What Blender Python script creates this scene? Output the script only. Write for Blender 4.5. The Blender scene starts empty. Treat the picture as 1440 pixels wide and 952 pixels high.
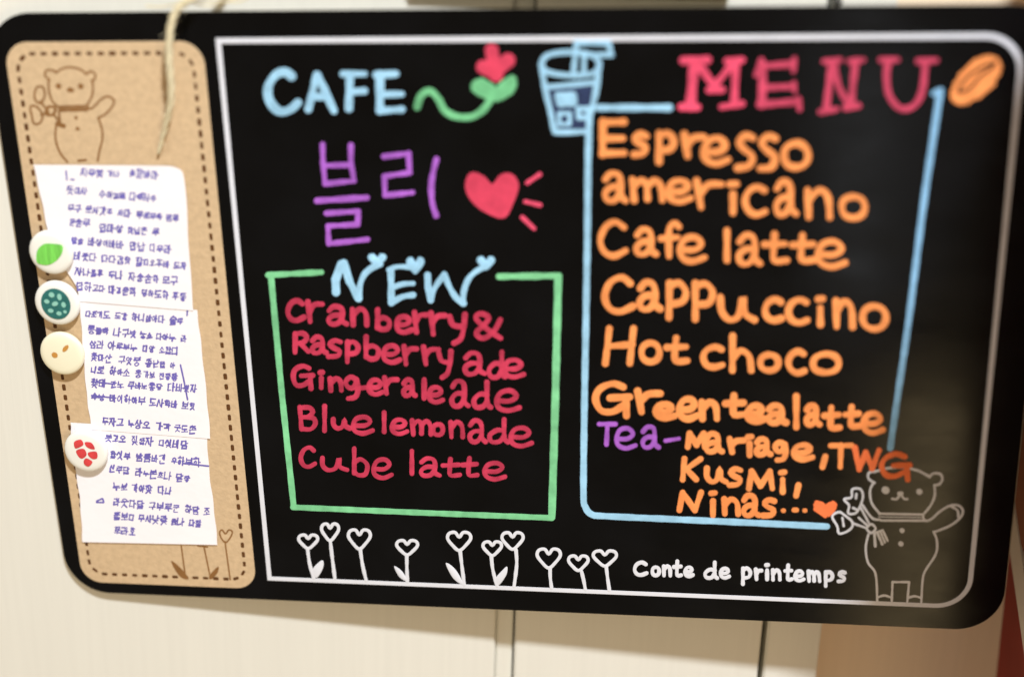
import bpy, bmesh, math, random
from mathutils import Matrix, Vector
random.seed(7)
S = bpy.context.scene
COL = S.collection

# ------------------------------------------------------------------ frames
# "board frame": x right, y up, z towards the viewer, origin at the lower left corner of the printed frame
FPX = 2024.2
CAM = Vector((0.17024, 0.29830, 0.50589))
RCB = Matrix(((0.992325, -0.019247, 0.122147), (-0.024869, 0.936566, 0.349608), (-0.121127, -0.349962, 0.928900)))
# the wall stands plumb behind; the board hangs a little crooked and swings away from it at the right
wu = Vector((0.054, 0.998, -0.006)).normalized()
wn = Vector((0.074, 0.002, 1.0)); wn = (wn - wu * wn.dot(wu)).normalized()
wr = wu.cross(wn).normalized()
WO = Vector((-0.087, 0.0, -0.0027))
WALL = Matrix.Translation(WO) @ Matrix((wr, wu, wn)).transposed().to_4x4()
G = Matrix.Translation((0, 0, 1.4)) @ Matrix.Rotation(math.radians(90), 4, 'X') @ WALL.inverted()

# ------------------------------------------------------------------ camera, light, exposure
cd = bpy.data.cameras.new('camera'); cam = bpy.data.objects.new('camera', cd); COL.objects.link(cam)
cd.sensor_width = 36; cd.lens = FPX / 1440 * 36; cd.clip_start = 0.01; cd.clip_end = 50
cam.matrix_world = G @ Matrix.Translation(CAM) @ RCB.to_4x4()
cd.dof.use_dof = True; cd.dof.focus_distance = 0.575; cd.dof.aperture_fstop = 2.4
S.camera = cam

w = bpy.data.worlds.new('World'); S.world = w; w.use_nodes = True
bg = w.node_tree.nodes['Background']; bg.inputs[0].default_value = (1.0, 0.79, 0.55, 1); bg.inputs[1].default_value = 0.45

def area(name, loc, target, sx, sy, watts, colour):
    l = bpy.data.lights.new(name, 'AREA'); l.shape = 'RECTANGLE'; l.size = sx; l.size_y = sy; l.energy = watts; l.color = colour
    o = bpy.data.objects.new(name, l); COL.objects.link(o)
    z = (Vector(loc) - Vector(target)).normalized(); x = Vector((0, 1, 0)).cross(z).normalized(); y = z.cross(x)
    o.matrix_world = G @ Matrix.Translation(loc) @ Matrix((x, y, z)).transposed().to_4x4()
    return o
LD = Vector((0.40, 1.5, 1.0)).normalized()
T0 = Vector((0.27, 0.05, 0))
area('ceiling_lamp', T0 + LD * 1.9, T0, 0.11, 0.11, 52, (0.93, 0.97, 1.0))
area('warm_sheen_helper', (0.57, -0.62, 1.05), (0.29, 0.03, 0), 0.36, 0.50, 3.7, (1.0, 0.74, 0.38))  # added unseen light, mirrored as the olive sheen at the board's lower right
area('streak_helper', (0.406, -0.20, 1.55), (0.228, 0.17, 0), 0.035, 0.42, 0.30, (0.9, 0.95, 1.0))  # added narrow light out of view, only for the faint streak on the gloss

S.view_settings.view_transform = 'Standard'; S.view_settings.look = 'None'
S.view_settings.exposure = 0; S.view_settings.gamma = 1
S.render.engine = 'CYCLES'; S.cycles.transparent_max_bounces = 32

# ------------------------------------------------------------------ helpers
def lin(c): return tuple(((v / 255) / 12.92 if v <= 10 else (((v / 255) + 0.055) / 1.055) ** 2.4) for v in c)

def at(x, y, z=0.0, plane=None):
    """a point of the photograph laid on the plane z (board frame)"""
    d = RCB @ Vector(((x - 720) / FPX, -(y - 476) / FPX, -1))
    if plane is not None:
        p0, n = plane
        return CAM + d * ((p0 - CAM).dot(n) / d.dot(n))
    return CAM + d * ((z - CAM.z) / d.z)

def wall_at(x, y, c=0.0):
    p = at(x, y, plane=(WO + wn * c, wn))
    return WALL.inverted() @ p

def px_size(x, y): return (at(x + 1, y) - at(x, y)).length

def mat(name, colour, rough=0.6, spec=0.5, var=0.0, scale=60, bump=0.0, bscale=400, col2=None, stretch=None, coat=0.0):
    m = bpy.data.materials.new(name); m.use_nodes = True; nt = m.node_tree; b = nt.nodes['Principled BSDF']
    b.inputs['Roughness'].default_value = rough; b.inputs['Specular IOR Level'].default_value = spec
    b.inputs['Coat Weight'].default_value = coat; b.inputs['Coat Roughness'].default_value = 0.05
    tc = nt.nodes.new('ShaderNodeTexCoord'); mp = nt.nodes.new('ShaderNodeMapping')
    nt.links.new(tc.outputs['Object'], mp.inputs[0])
    if stretch: mp.inputs['Scale'].default_value = stretch
    if var > 0 or col2:
        n = nt.nodes.new('ShaderNodeTexNoise'); n.inputs['Scale'].default_value = scale; n.inputs['Detail'].default_value = 4
        r = nt.nodes.new('ShaderNodeValToRGB'); e = r.color_ramp.elements
        e[0].position = 0.32; e[1].position = 0.68
        c2 = col2 or tuple(v * (1 - var) for v in colour)
        e[0].color = (*c2, 1); e[1].color = (*colour, 1)
        nt.links.new(mp.outputs[0], n.inputs['Vector']); nt.links.new(n.outputs['Fac'], r.inputs[0]); nt.links.new(r.outputs[0], b.inputs['Base Color'])
    else: b.inputs['Base Color'].default_value = (*colour, 1)
    if bump > 0:
        n2 = nt.nodes.new('ShaderNodeTexNoise'); n2.inputs['Scale'].default_value = bscale; n2.inputs['Detail'].default_value = 3
        bp = nt.nodes.new('ShaderNodeBump'); bp.inputs['Strength'].default_value = bump; bp.inputs['Distance'].default_value = 0.0004
        nt.links.new(mp.outputs[0], n2.inputs['Vector']); nt.links.new(n2.outputs['Fac'], bp.inputs['Height']); nt.links.new(bp.outputs[0], b.inputs['Normal'])
    return m

def ink(name, rgb, var=0.25, rough=0.6, a0=0.66, a1=0.94):
    """marker ink: a thin, uneven, slightly see-through layer, denser where strokes cross"""
    m = mat(name, lin(rgb), rough, 0.15, var * 0.6, 130); nt = m.node_tree; b = nt.nodes['Principled BSDF']
    tc = nt.nodes.new('ShaderNodeTexCoord')
    n1 = nt.nodes.new('ShaderNodeTexNoise'); n1.inputs['Scale'].default_value = 210; n1.inputs['Detail'].default_value = 3
    n2 = nt.nodes.new('ShaderNodeTexNoise'); n2.inputs['Scale'].default_value = 45; n2.inputs['Detail'].default_value = 2
    ad = nt.nodes.new('ShaderNodeMath'); ad.operation = 'ADD'
    mr = nt.nodes.new('ShaderNodeMapRange'); mr.inputs['From Min'].default_value = 0.75; mr.inputs['From Max'].default_value = 1.2
    mr.inputs['To Min'].default_value = a0; mr.inputs['To Max'].default_value = a1
    for n in (n1, n2): nt.links.new(tc.outputs['Object'], n.inputs['Vector'])
    nt.links.new(n1.outputs['Fac'], ad.inputs[0]); nt.links.new(n2.outputs['Fac'], ad.inputs[1]); nt.links.new(ad.outputs[0], mr.inputs['Value'])
    nt.links.new(mr.outputs[0], b.inputs['Alpha'])
    return m

M = dict(
    black=mat('glossy_black_face', (0.0030, 0.0033, 0.0042), 0.15, 0.13, 0.7, 22),
    core=mat('board_core', (0.62, 0.56, 0.42), 0.6, 0.3, 0.15, 200),
    edge=mat('board_side', (0.010, 0.009, 0.009), 0.3, 0.5),
    cork=mat('kraft_brown', (0.63, 0.465, 0.29), 0.85, 0.2, 0.13, 420, 0.35, 900),
    paper=mat('note_paper', (0.90, 0.89, 0.95), 0.8, 0.2, 0.04, 50, 0.2, 300),
    printw=mat('print_white', (0.72, 0.75, 0.84), 0.5, 0.3, 0.08, 90),
    bprint=mat('print_brown', lin((140, 100, 58)), 0.8, 0.2, 0.15, 200),
    stitch=mat('print_stitch', lin((98, 62, 30)), 0.8, 0.2, 0.3, 300),
    blue=ink('ink_light_blue', (166, 218, 252), 0.16, a0=.74, a1=.97),
    sky=ink('ink_sky_blue', (150, 205, 248), 0.16, a0=.72),
    orange=ink('ink_orange', (255, 160, 94), 0.20, a0=.78, a1=.99),
    orange_shaded=ink('ink_orange_shaded', (255, 130, 78), 0.2, a0=.85, a1=1),  # the orange ink again, redder: lower right shade put into its colour
    orange_half_shaded=ink('ink_orange_half_shaded', (255, 156, 90), 0.2, a0=.8, a1=1),  # the orange ink with a touch of that shade in its colour
    pink=ink('ink_rose', (246, 88, 124), 0.30, a0=.7, a1=.95),
    dull=ink('ink_dull_rose', (228, 84, 118), 0.3, a0=.5, a1=.85),
    red=ink('ink_red', (230, 72, 106), 0.40, a0=.55, a1=.85),
    heart=ink('ink_heart', (240, 80, 112), 0.30, a0=.62, a1=.8),
    green=ink('ink_green', (140, 226, 168), 0.25),
    leaf=ink('ink_leaf', (134, 224, 164), 0.45, a0=.55, a1=.8),
    purple=ink('ink_purple', (184, 108, 224), 0.22),
    liquid=ink('ink_liquid', (52, 66, 104), 0.4),
    groove=mat('bare_board', (0.05, 0.014, 0.005), 0.3, 0.5),
    pen=mat('pen_violet', lin((112, 104, 190)), 0.6, 0.3, 0.2, 200),
    button=mat('button_white', (0.86, 0.87, 0.83), 0.35, 0.5, 0.04, 60),
    buttonc=mat('button_cream', (0.88, 0.85, 0.66), 0.35, 0.5, 0.04, 60),
    mgreen=mat('print_green', lin((128, 226, 96)), 0.4, 0.5, 0.35, 120, stretch=(14, 1, 1)),
    teal=mat('print_teal', lin((38, 112, 110)), 0.4, 0.5, 0.25, 300),
    tealspot=mat('print_pale_teal', lin((140, 200, 186)), 0.4, 0.5),
    mbrown=mat('print_tan', lin((196, 140, 66)), 0.4, 0.5),
    mred=mat('print_red', lin((224, 70, 74)), 0.4, 0.5, 0.25, 300),
    twine=mat('twine', (0.80, 0.72, 0.50), 0.9, 0.1, 0.22, 900, 0.6, 3000),
    wall=mat('cream_laminate', (0.72, 0.715, 0.66), 0.75, 0.2, 0.035, 30, 0.12, 60, stretch=(14, 0.35, 14)),
    tan=mat('tan_laminate', (0.86, 0.72, 0.54), 0.75, 0.2, 0.035, 30, 0.12, 60, stretch=(14, 0.35, 14)),
    joint=mat('dark_joint', (0.16, 0.10, 0.05), 0.9, 0.1),
    stripe=mat('olive_brown_stripe', (0.20, 0.15, 0.08), 0.6, 0.3, 0.2, 60),
    hook=mat('dark_metal', (0.04, 0.04, 0.035), 0.4, 0.5),
    redbox=mat('dark_red_card', (0.30, 0.022, 0.014), 0.6, 0.3, 0.25, 20),
    brownbox=mat('red_brown_card', (0.36, 0.13, 0.07), 0.6, 0.3, 0.2, 20),
    band=mat('pale_band', (0.78, 0.74, 0.68), 0.6, 0.3, 0.06, 40),
)

nt = M['black'].node_tree; b_ = nt.nodes['Principled BSDF']      # wiped smears: the gloss is uneven
tc = nt.nodes.new('ShaderNodeTexCoord'); mp = nt.nodes.new('ShaderNodeMapping'); mp.inputs['Rotation'].default_value = (0, 0, 0.5); mp.inputs['Scale'].default_value = (1, 3.5, 1)
nz = nt.nodes.new('ShaderNodeTexNoise'); nz.inputs['Scale'].default_value = 16; nz.inputs['Detail'].default_value = 5; nz.inputs['Roughness'].default_value = .65
mr = nt.nodes.new('ShaderNodeMapRange'); mr.inputs['From Min'].default_value = .35; mr.inputs['From Max'].default_value = .7; mr.inputs['To Min'].default_value = .12; mr.inputs['To Max'].default_value = .22
nt.links.new(tc.outputs['Object'], mp.inputs[0]); nt.links.new(mp.outputs[0], nz.inputs['Vector']); nt.links.new(nz.outputs['Fac'], mr.inputs['Value']); nt.links.new(mr.outputs[0], b_.inputs['Roughness'])

def link(name, bm, m, parent=None, smooth=False, local=None):
    me = bpy.data.meshes.new(name); bmesh.ops.recalc_face_normals(bm, faces=bm.faces[:])
    bm.to_mesh(me); bm.free(); me.materials.append(m)
    if smooth:
        for p in me.polygons: p.use_smooth = True
    o = bpy.data.objects.new(name, me); COL.objects.link(o)
    if parent is not None: o.parent = parent
    else: o.matrix_world = G
    return o

def thing(name, label, cat, loc=(0, 0, 0), group=None, kind=None):
    o = bpy.data.objects.new(name, None); COL.objects.link(o); o.empty_display_size = 0.01
    o.matrix_world = G @ Matrix.Translation(loc)
    o['label'] = label; o['category'] = cat
    if group: o['group'] = group
    if kind: o['kind'] = kind
    o['_o'] = list(loc)
    return o

def shift(bm, parent):
    if parent is not None:
        v = Vector(parent['_o'][:]) if '_o' in parent else Vector()
        bmesh.ops.translate(bm, verts=bm.verts[:], vec=-v)

def lay(name, bm, m, parent, label=None, root=None, smooth=False):
    """bm is in the board frame; the object hangs under parent (a thing or a part of root)"""
    shift(bm, root or parent)
    o = link(name, bm, m, parent, smooth)
    if label: o['label'] = label
    return o

def catmull(pts, closed=False, n=7):
    P = [Vector(p) for p in pts]; out = []; N = len(P)
    if N < 3 and not closed: return P
    segs = N if closed else N - 1
    for i in range(segs):
        g = lambda k: P[k % N] if closed else P[max(0, min(N - 1, k))]
        p0, p1, p2, p3 = g(i - 1), g(i), g(i + 1), g(i + 2)
        for k in range(n):
            t = k / n
            out.append(0.5 * ((2 * p1) + (p2 - p0) * t + (2 * p0 - 5 * p1 + 4 * p2 - p3) * t * t + (3 * p1 - p0 - 3 * p2 + p3) * t ** 3))
    if not closed: out.append(P[-1])
    return out

ZL = [0.00012]
def stroke(bm, pts, wpx, z=None, closed=False, thick=0.00003, wob=0.09):
    """a marker line: domed ribbon with round ends; pts in photo coordinates"""
    if z is None: z = ZL[0]
    ZL[0] += 0.0000022
    if ZL[0] > 0.00030: ZL[0] = 0.00012
    P = [Vector((p[0], p[1], 0)) for p in pts]
    # resample
    if closed: P.append(P[0].copy())
    L = sum((P[i + 1] - P[i]).length for i in range(len(P) - 1))
    if L < 0.01: P = [P[0], P[0] + Vector((0.6, 0, 0))]; L = 0.6
    step = max(1.2, wpx * 0.35); n = max(1, int(L / step)); R = []
    acc = [0]
    for i in range(len(P) - 1): acc.append(acc[-1] + (P[i + 1] - P[i]).length)
    j = 0
    for k in range(n + 1):
        s = L * k / n
        while j < len(P) - 2 and acc[j + 1] < s: j += 1
        d = acc[j + 1] - acc[j]
        R.append(P[j].lerp(P[j + 1], (s - acc[j]) / d if d > 1e-9 else 0))
    rad = wpx / 2
    ph = random.random() * 9
    B = []
    N = len(R)
    for i, p in enumerate(R):
        if closed: t = R[(i + 1) % (N - 1)] - R[(i - 1) % (N - 1)]
        else: t = R[min(N - 1, i + 1)] - R[max(0, i - 1)]
        t.normalize()
        wb = wob * (0.45 if L > 14 * wpx else 1); sa = i * step / wpx
        B.append((p, t, rad * (1 + wb * math.sin(sa * 1.1 + ph) + wb * 0.5 * math.sin(sa * 2.7 + ph * 2))))
    if not closed:
        head, tail = [], []
        p, t, r = B[0]
        for a in (80, 60, 38, 18): head.append((p - t * r * math.sin(math.radians(a)), t, r * math.cos(math.radians(a))))
        p, t, r = B[-1]
        for a in (18, 38, 60, 80): tail.append((p + t * r * math.sin(math.radians(a)), t, r * math.cos(math.radians(a))))
        B = head + B + tail
    rows = []
    prof = ((-1, 0), (-0.75, 0.75), (0, 1), (0.75, 0.75), (1, 0))
    for p, t, r in B:
        nrm = Vector((-t.y, t.x, 0))
        rows.append([bm.verts.new(at(*(p + nrm * (r * a)).to_2d(), z + h * thick)) for a, h in prof])
    for a, b in zip(rows[:-1], rows[1:]):
        for k in range(4): bm.faces.new((a[k], a[k + 1], b[k + 1], b[k]))

def blob(bm, pts, z=None, thick=0.00002, closed_smooth=True):
    """filled marker area"""
    if z is None: z = ZL[0]
    ZL[0] += 0.000003
    Q = catmull([(p[0], p[1], 0) for p in pts], True, 6) if closed_smooth else [Vector((p[0], p[1], 0)) for p in pts]
    c = sum(Q, Vector()) / len(Q)
    def ring(f, h): return [bm.verts.new(at(*(c + (q - c) * f).to_2d(), z + h)) for q in Q]
    r0, r1 = ring(1, 0), ring(0.94, thick)
    n = len(Q)
    for i in range(n): bm.faces.new((r0[i], r0[(i + 1) % n], r1[(i + 1) % n], r1[i]))
    f = bm.faces.new(r1)
    bmesh.ops.triangulate(bm, faces=[f])

def hatch(bm, pts, ang, gap, wpx):
    """an area filled in with overlapping marker strokes"""
    Q = [(p.x, p.y) for p in catmull([(p[0], p[1], 0) for p in pts], True, 6)]
    ca, sa = math.cos(ang), math.sin(ang); R = [(x * ca + y * sa, -x * sa + y * ca) for x, y in Q]
    v0, v1 = min(p[1] for p in R), max(p[1] for p in R); v = v0 + wpx * .35
    while v < v1 - wpx * .2:
        xs = []
        for i in range(len(R)):
            (ax, ay), (bx, by) = R[i - 1], R[i]
            if (ay <= v) != (by <= v): xs.append(ax + (bx - ax) * (v - ay) / (by - ay))
        xs.sort()
        for a, b in zip(xs[::2], xs[1::2]):
            a += wpx * .3; b -= wpx * .3
            if b <= a: a = b = (a + b) / 2; b += .8
            stroke(bm, [(a * ca - v * sa, a * sa + v * ca), (b * ca - (v + .4) * sa, b * sa + (v + .4) * ca)], wpx)
        v += gap * random.uniform(.8, 1.15)
    c = (sum(p[0] for p in Q) / len(Q), sum(p[1] for p in Q) / len(Q))
    E = []
    for p in Q:
        d = math.hypot(p[0] - c[0], p[1] - c[1]); f = max(0.2, (d - 2) / max(d, 1e-6)); E.append((c[0] + (p[0] - c[0]) * f, c[1] + (p[1] - c[1]) * f))
    stroke(bm, E, 4.2, closed=True, wob=.05)

def crop(ox, oy, s): return lambda pts: [(ox + x / s, oy + y / s) for x, y in pts]

# ------------------------------------------------------------------ hand written alphabet (unit boxes, y down; '~' = curved)
GL = {
 'a': '~.05,.22 .3,.0 .66,.06 .76,.4 .74,.8 1,.98;~.72,.5 .3,.5 .02,.72 .14,.98 .5,.96 .74,.68',
 'b': '.05,0 .05,.92;~.06,.52 .5,.4 .96,.6 .84,.95 .35,1 .06,.88',
 'c': '~.95,.12 .6,0 .18,.16 0,.52 .18,.88 .58,1 1,.9',
 'd': '~.8,0 .8,.5 .82,.86 1,1;~.8,.52 .42,.46 .04,.7 .14,.98 .55,.98 .8,.72',
 'e': '~.12,.52 .6,.52 .88,.28 .62,.02 .2,.1 .0,.5 .12,.86 .52,1 1,.84',
 'f': '~1,.1 .74,0 .48,.14 .44,.5 .46,1;0,.46 .92,.42',
 'g': '~.85,.14 .4,0 .02,.22 .2,.48 .6,.5 .86,.2;~.88,.12 .96,.55 .76,.92 .2,1',
 'h': '.05,0 .05,1;~.07,.66 .45,.42 .9,.58 1,1',
 'i': '.25,.02 .75,0;.5,.36 .5,1',
 'j': '.5,0 .5,1',
 'l': '.5,0 .5,1',
 'm': '0,0 .06,1;~.04,.35 .28,.02 .48,.28 .5,.95;~.5,.35 .74,.04 .95,.3 1,1',
 'n': '0,0 .05,1;~.04,.4 .5,0 .92,.25 1,1',
 'o': 'O.5,0 .12,.15 0,.5 .13,.86 .5,1 .87,.86 1,.5 .86,.14',
 'p': '.08,0 .06,1;~.1,.1 .6,.0 1,.24 .8,.54 .12,.6',
 'r': '.0,0 .16,1;~.12,.5 .45,.16 1,.12',
 's': '~.95,.08 .5,0 .1,.22 .42,.44 .9,.64 .72,.94 .0,1',
 't': '~.46,0 .4,.6 .46,.94 1,.92;0,.38 .95,.34',
 'u': '~.02,.02 .04,.6 .26,.96 .54,.8 .68,.04 .72,.7 1,.96',
 'y': '~0,.06 .2,.36 .7,.42;~1,0 .92,.45 .72,.85 .28,1',
 '&': '~.98,.26 .76,.7 .36,1 .1,.8 .42,.45 .56,.14 .25,0 .1,.2 .5,.62 1,1',
 ',': '.75,0 .25,1',
 'C': '~.92,.16 .6,0 .2,.14 0,.55 .18,.9 .55,1 1,.84',
 'E': '.02,0 0,1;0,.02 1,0;0,.52 .95,.5;0,.98 1,.96',
 'G': '~.82,.1 .5,0 .12,.16 0,.48 .16,.82 .5,.86 .8,.7;.42,.44 1,.42;.88,.44 .92,1',
 'g2': '~.82,.1 .5,0 .12,.16 0,.48 .16,.82 .5,.86 .8,.7;.42,.44 1,.42;.88,.44 .92,1',
 'H': '.14,0 0,1;1,0 .86,1;.08,.5 .95,.45',
 'K': '.1,0 0,1;1,.02 .1,.55;.2,.5 .75,1',
 'M': '.12,0 0,1;.12,0 .5,.85;.5,.85 .9,0;.9,0 1,1',
 'N': '.14,0 0,1;.14,0 .72,1;.72,1 1,0',
 'R': '.05,0 .02,1;~.05,.04 .6,0 .9,.24 .6,.48 .1,.52;.4,.52 1,.95',
 'B': '.02,0 .12,1;~.02,.04 .6,.02 .84,.22 .55,.44 .1,.48;~.3,.46 .85,.5 1,.76 .7,1 .12,1',
 'T': '0,.02 1,0;.5,0 .46,1',
 'W': '0,0 .16,1;.16,1 .45,.2;.45,.2 .72,.95;.72,.95 1,.1',
}
def glyph(bm, ch, box, cr, wpx, z=None):
    x0, y0, x1, y1 = box
    for st in GL[ch].split(';'):
        sm, cl = st[0] == '~', st[0] == 'O'
        if sm or cl: st = st[1:]
        pts = [tuple(map(float, q.split(','))) for q in st.split()]
        j = 0.012
        pts = [(x0 + (x1 - x0) * (u + random.uniform(-j, j)), y0 + (y1 - y0) * (v + random.uniform(-j, j))) for u, v in pts]
        pts = cr(pts)
        if sm or cl: pts = [(p.x, p.y) for p in catmull([(x, y, 0) for x, y in pts], cl)]
        stroke(bm, pts, wpx, z, closed=cl)

def word(parent, m, wpx, label, items, name='lettering', z=None):
    bm = bmesh.new()
    for it in items:
        cr, ch, box = it[0], it[1], it[2]
        glyph(bm, ch, box, cr, it[3] if len(it) > 3 else wpx, z)
    return lay(name, bm, m, parent, label, smooth=True)

def drawing(parent, m, name, label, cr, strokes, wpx, blobs=(), z=None, hz=0):
    """strokes: (kind, pts[, w]); kind '-' straight, '~' curved, 'O' closed curve"""
    bm = bmesh.new()
    for b in blobs:
        if hz: hatch(bm, cr(b), hz, 4.4, 6.2)
        else: blob(bm, cr(b), z)
    for s in strokes:
        k, pts = s[0], cr(s[1]); ww = s[2] if len(s) > 2 else wpx
        if k == '-':
            for a, b in zip(pts[:-1], pts[1:]): stroke(bm, [a, b], ww, z)
        else:
            q = [(p.x, p.y) for p in catmull([(x, y, 0) for x, y in pts], k == 'O')]
            stroke(bm, q, ww, z, closed=(k == 'O'))
    return lay(name, bm, m, parent, label, smooth=True)

def rrect(x0, x1, y0, y1, r, n=10, corners=(1, 1, 1, 1)):
    """outline, corners bl br tr tl"""
    out = []
    for (cx, cy, a0, on) in ((x0, y0, 180, corners[0]), (x1, y0, 270, corners[1]), (x1, y1, 0, corners[2]), (x0, y1, 90, corners[3])):
        if not on: out.append((cx, cy)); continue
        rr = r * on
        ox = cx + rr if cx == x0 else cx - rr; oy = cy + rr if cy == y0 else cy - rr
        for k in range(n + 1):
            a = math.radians(a0 + 90 * k / n); out.append((ox + rr * math.cos(a), oy + rr * math.sin(a)))
    return out

def slab(bm, outline, z0, z1, bev=0.0):
    n = len(outline); c = Vector((sum(p[0] for p in outline) / n, sum(p[1] for p in outline) / n))
    def ring(z, ins):
        vs = []
        for i, (x, y) in enumerate(outline):
            a = Vector(outline[i - 1]); b = Vector(outline[(i + 1) % n]); t = (b - a).normalized(); nn = Vector((-t.y, t.x))
            vs.append(bm.verts.new((x + nn.x * ins, y + nn.y * ins, z)))
        return vs
    rings = [ring(z0, bev), ring(z0 + bev, 0), ring(z1 - bev, 0), ring(z1 - bev * 0.3, bev * 0.3), ring(z1, bev)] if bev > 0 else [ring(z0, 0), ring(z1, 0)]
    for a, b in zip(rings[:-1], rings[1:]):
        for i in range(n): bm.faces.new((a[i], a[(i + 1) % n], b[(i + 1) % n], b[i]))
    bm.faces.new(rings[0]); bm.faces.new(rings[-1])

def box(bm, x0, x1, y0, y1, z0, z1, bev=0.0):
    g = bmesh.ops.create_cube(bm, size=1.0)['verts']
    for v in g: v.co = Vector((x0 + (v.co.x + .5) * (x1 - x0), y0 + (v.co.y + .5) * (y1 - y0), z0 + (v.co.z + .5) * (z1 - z0)))
    if bev:
        es = list({e for v in g for e in v.link_edges})
        bmesh.ops.bevel(bm, geom=es, offset=bev, segments=2, affect='EDGES')

# ------------------------------------------------------------------ wall (its own plumb frame)
def wallmesh(name, bm, m, parent=None):
    me = bpy.data.meshes.new(name); bmesh.ops.recalc_face_normals(bm, faces=bm.faces[:]); bm.to_mesh(me); bm.free(); me.materials.append(m)
    o = bpy.data.objects.new(name, me); COL.objects.link(o)
    if parent: o.parent = parent
    else: o.matrix_world = G @ WALL
    return o
a1 = wall_at(696, 900).x; a2 = wall_at(720.5, 900).x; a3 = wall_at(1068.5, 915).x; a4 = wall_at(1076.5, 915).x; a5 = wall_at(1152, 915).x
LO, HI = -0.75, 0.85
bm = bmesh.new(); box(bm, -0.9, a5 - 0.004, LO, HI, -0.030, -0.018)
wall = wallmesh('wall', bm, M['joint']); wall['kind'] = 'structure'; wall['label'] = 'cream panelled wall behind the menu board'
for i, (x0, x1, z, d) in enumerate(((-0.9, a1, 0.0, .018), (a1 + 0.0002, a2, -0.0026, .015), (a2 + 0.0009, a3, 0.0, .018), (a4, a5, 0.0, .018))):
    bm = bmesh.new(); box(bm, x0, x1, LO, HI, z - d, z, 0.0007); wallmesh('wall_panel', bm, M['wall'], wall)
bm = bmesh.new(); box(bm, a5 - 0.0003, a5 + 0.55, LO, HI, -0.045, -0.022, 0.001)
wallmesh('wall_panel', bm, M['tan'], wall)

# ------------------------------------------------------------------ rail, hook, red carton
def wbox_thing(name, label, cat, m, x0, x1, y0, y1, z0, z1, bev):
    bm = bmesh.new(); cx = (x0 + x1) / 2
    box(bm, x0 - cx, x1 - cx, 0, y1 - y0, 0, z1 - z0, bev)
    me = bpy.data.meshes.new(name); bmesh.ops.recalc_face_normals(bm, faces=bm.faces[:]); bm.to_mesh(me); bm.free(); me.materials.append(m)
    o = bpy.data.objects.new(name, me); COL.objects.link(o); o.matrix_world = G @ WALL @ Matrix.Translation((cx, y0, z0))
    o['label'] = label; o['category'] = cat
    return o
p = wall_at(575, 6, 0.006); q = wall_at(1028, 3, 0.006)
stripe = wbox_thing('wall_stripe', 'olive brown rail on the wall just above the top edge of the black menu board', 'stripe', M['stripe'], p.x, q.x, q.y, q.y + 0.030, 0.0005, 0.006, 0.0012)  # thin olive brown box along the wall above the board
h = wall_at(1176, 1, 0.003)
bm = bmesh.new()
bmesh.ops.create_cone(bm, cap_ends=True, segments=20, radius1=0.0013, radius2=0.0011, depth=0.006)
bmesh.ops.create_uvsphere(bm, u_segments=16, v_segments=10, radius=0.0017, matrix=Matrix.Translation((0, 0, 0.0035)))
me = bpy.data.meshes.new('wall_nail'); bm.to_mesh(me); bm.free(); me.materials.append(M['hook'])
o = bpy.data.objects.new('wall_nail', me); COL.objects.link(o); o.matrix_world = G @ WALL @ Matrix.Translation((h.x, h.y, 0.003))
o['label'] = 'small dark nail head in the cream wall above the right half of the board'; o['category'] = 'nail'

CX0 = 0.3065
carton = thing('red_carton', 'tall dark red carton with a pale slanting band at the right edge behind the board', 'carton', (CX0 + 0.05, -0.34, 0.05))
bm = bmesh.new(); box(bm, CX0, CX0 + 0.11, -0.34, 0.006, -0.060, 0.17, 0.002); lay('lower_side', bm, M['redbox'], carton)
bm = bmesh.new(); box(bm, CX0, CX0 + 0.11, 0.0065, 0.305, -0.060, 0.17, 0.002); lay('upper_side', bm, M['brownbox'], carton, 'brownish red upper part of the carton')
bm = bmesh.new()
vs = [(-0.059, 0.022), (-0.059, 0.002), (0.16, -0.130), (0.16, -0.108)]
A = [bm.verts.new((CX0 - 0.0006, y, z)) for z, y in vs]; B_ = [bm.verts.new((CX0 + 0.001, y, z)) for z, y in vs]
bm.faces.new(A); bm.faces.new(B_)
for i in range(4): bm.faces.new((A[i], A[(i + 1) % 4], B_[(i + 1) % 4], B_[i]))
lay('band', bm, M['band'], carton, 'pale band slanting across the carton')

# ------------------------------------------------------------------ the menu board
board = thing('menu_board', 'black glossy cafe menu board with coloured marker lettering hanging crooked on cream wall', 'menu board', (0.1, -0.0103, 0))
BX0, BX1, BY0, BY1 = -0.0882, 0.2934, -0.0103, 0.2305
ol = rrect(BX0, BX1, BY0, BY1, 0.018, 14)
bm = bmesh.new(); slab(bm, ol, -0.0009, 0.0, 0.0003); lay('face_sheet', bm, M['black'], board)
ol2 = rrect(BX0 + .0002, BX1 - .0002, BY0 + .0002, BY1 - .0002, 0.018, 14)
bm = bmesh.new(); slab(bm, ol2, -0.0022, -0.0009, 0.0); lay('backing_sheet', bm, M['core'], board)

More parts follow.
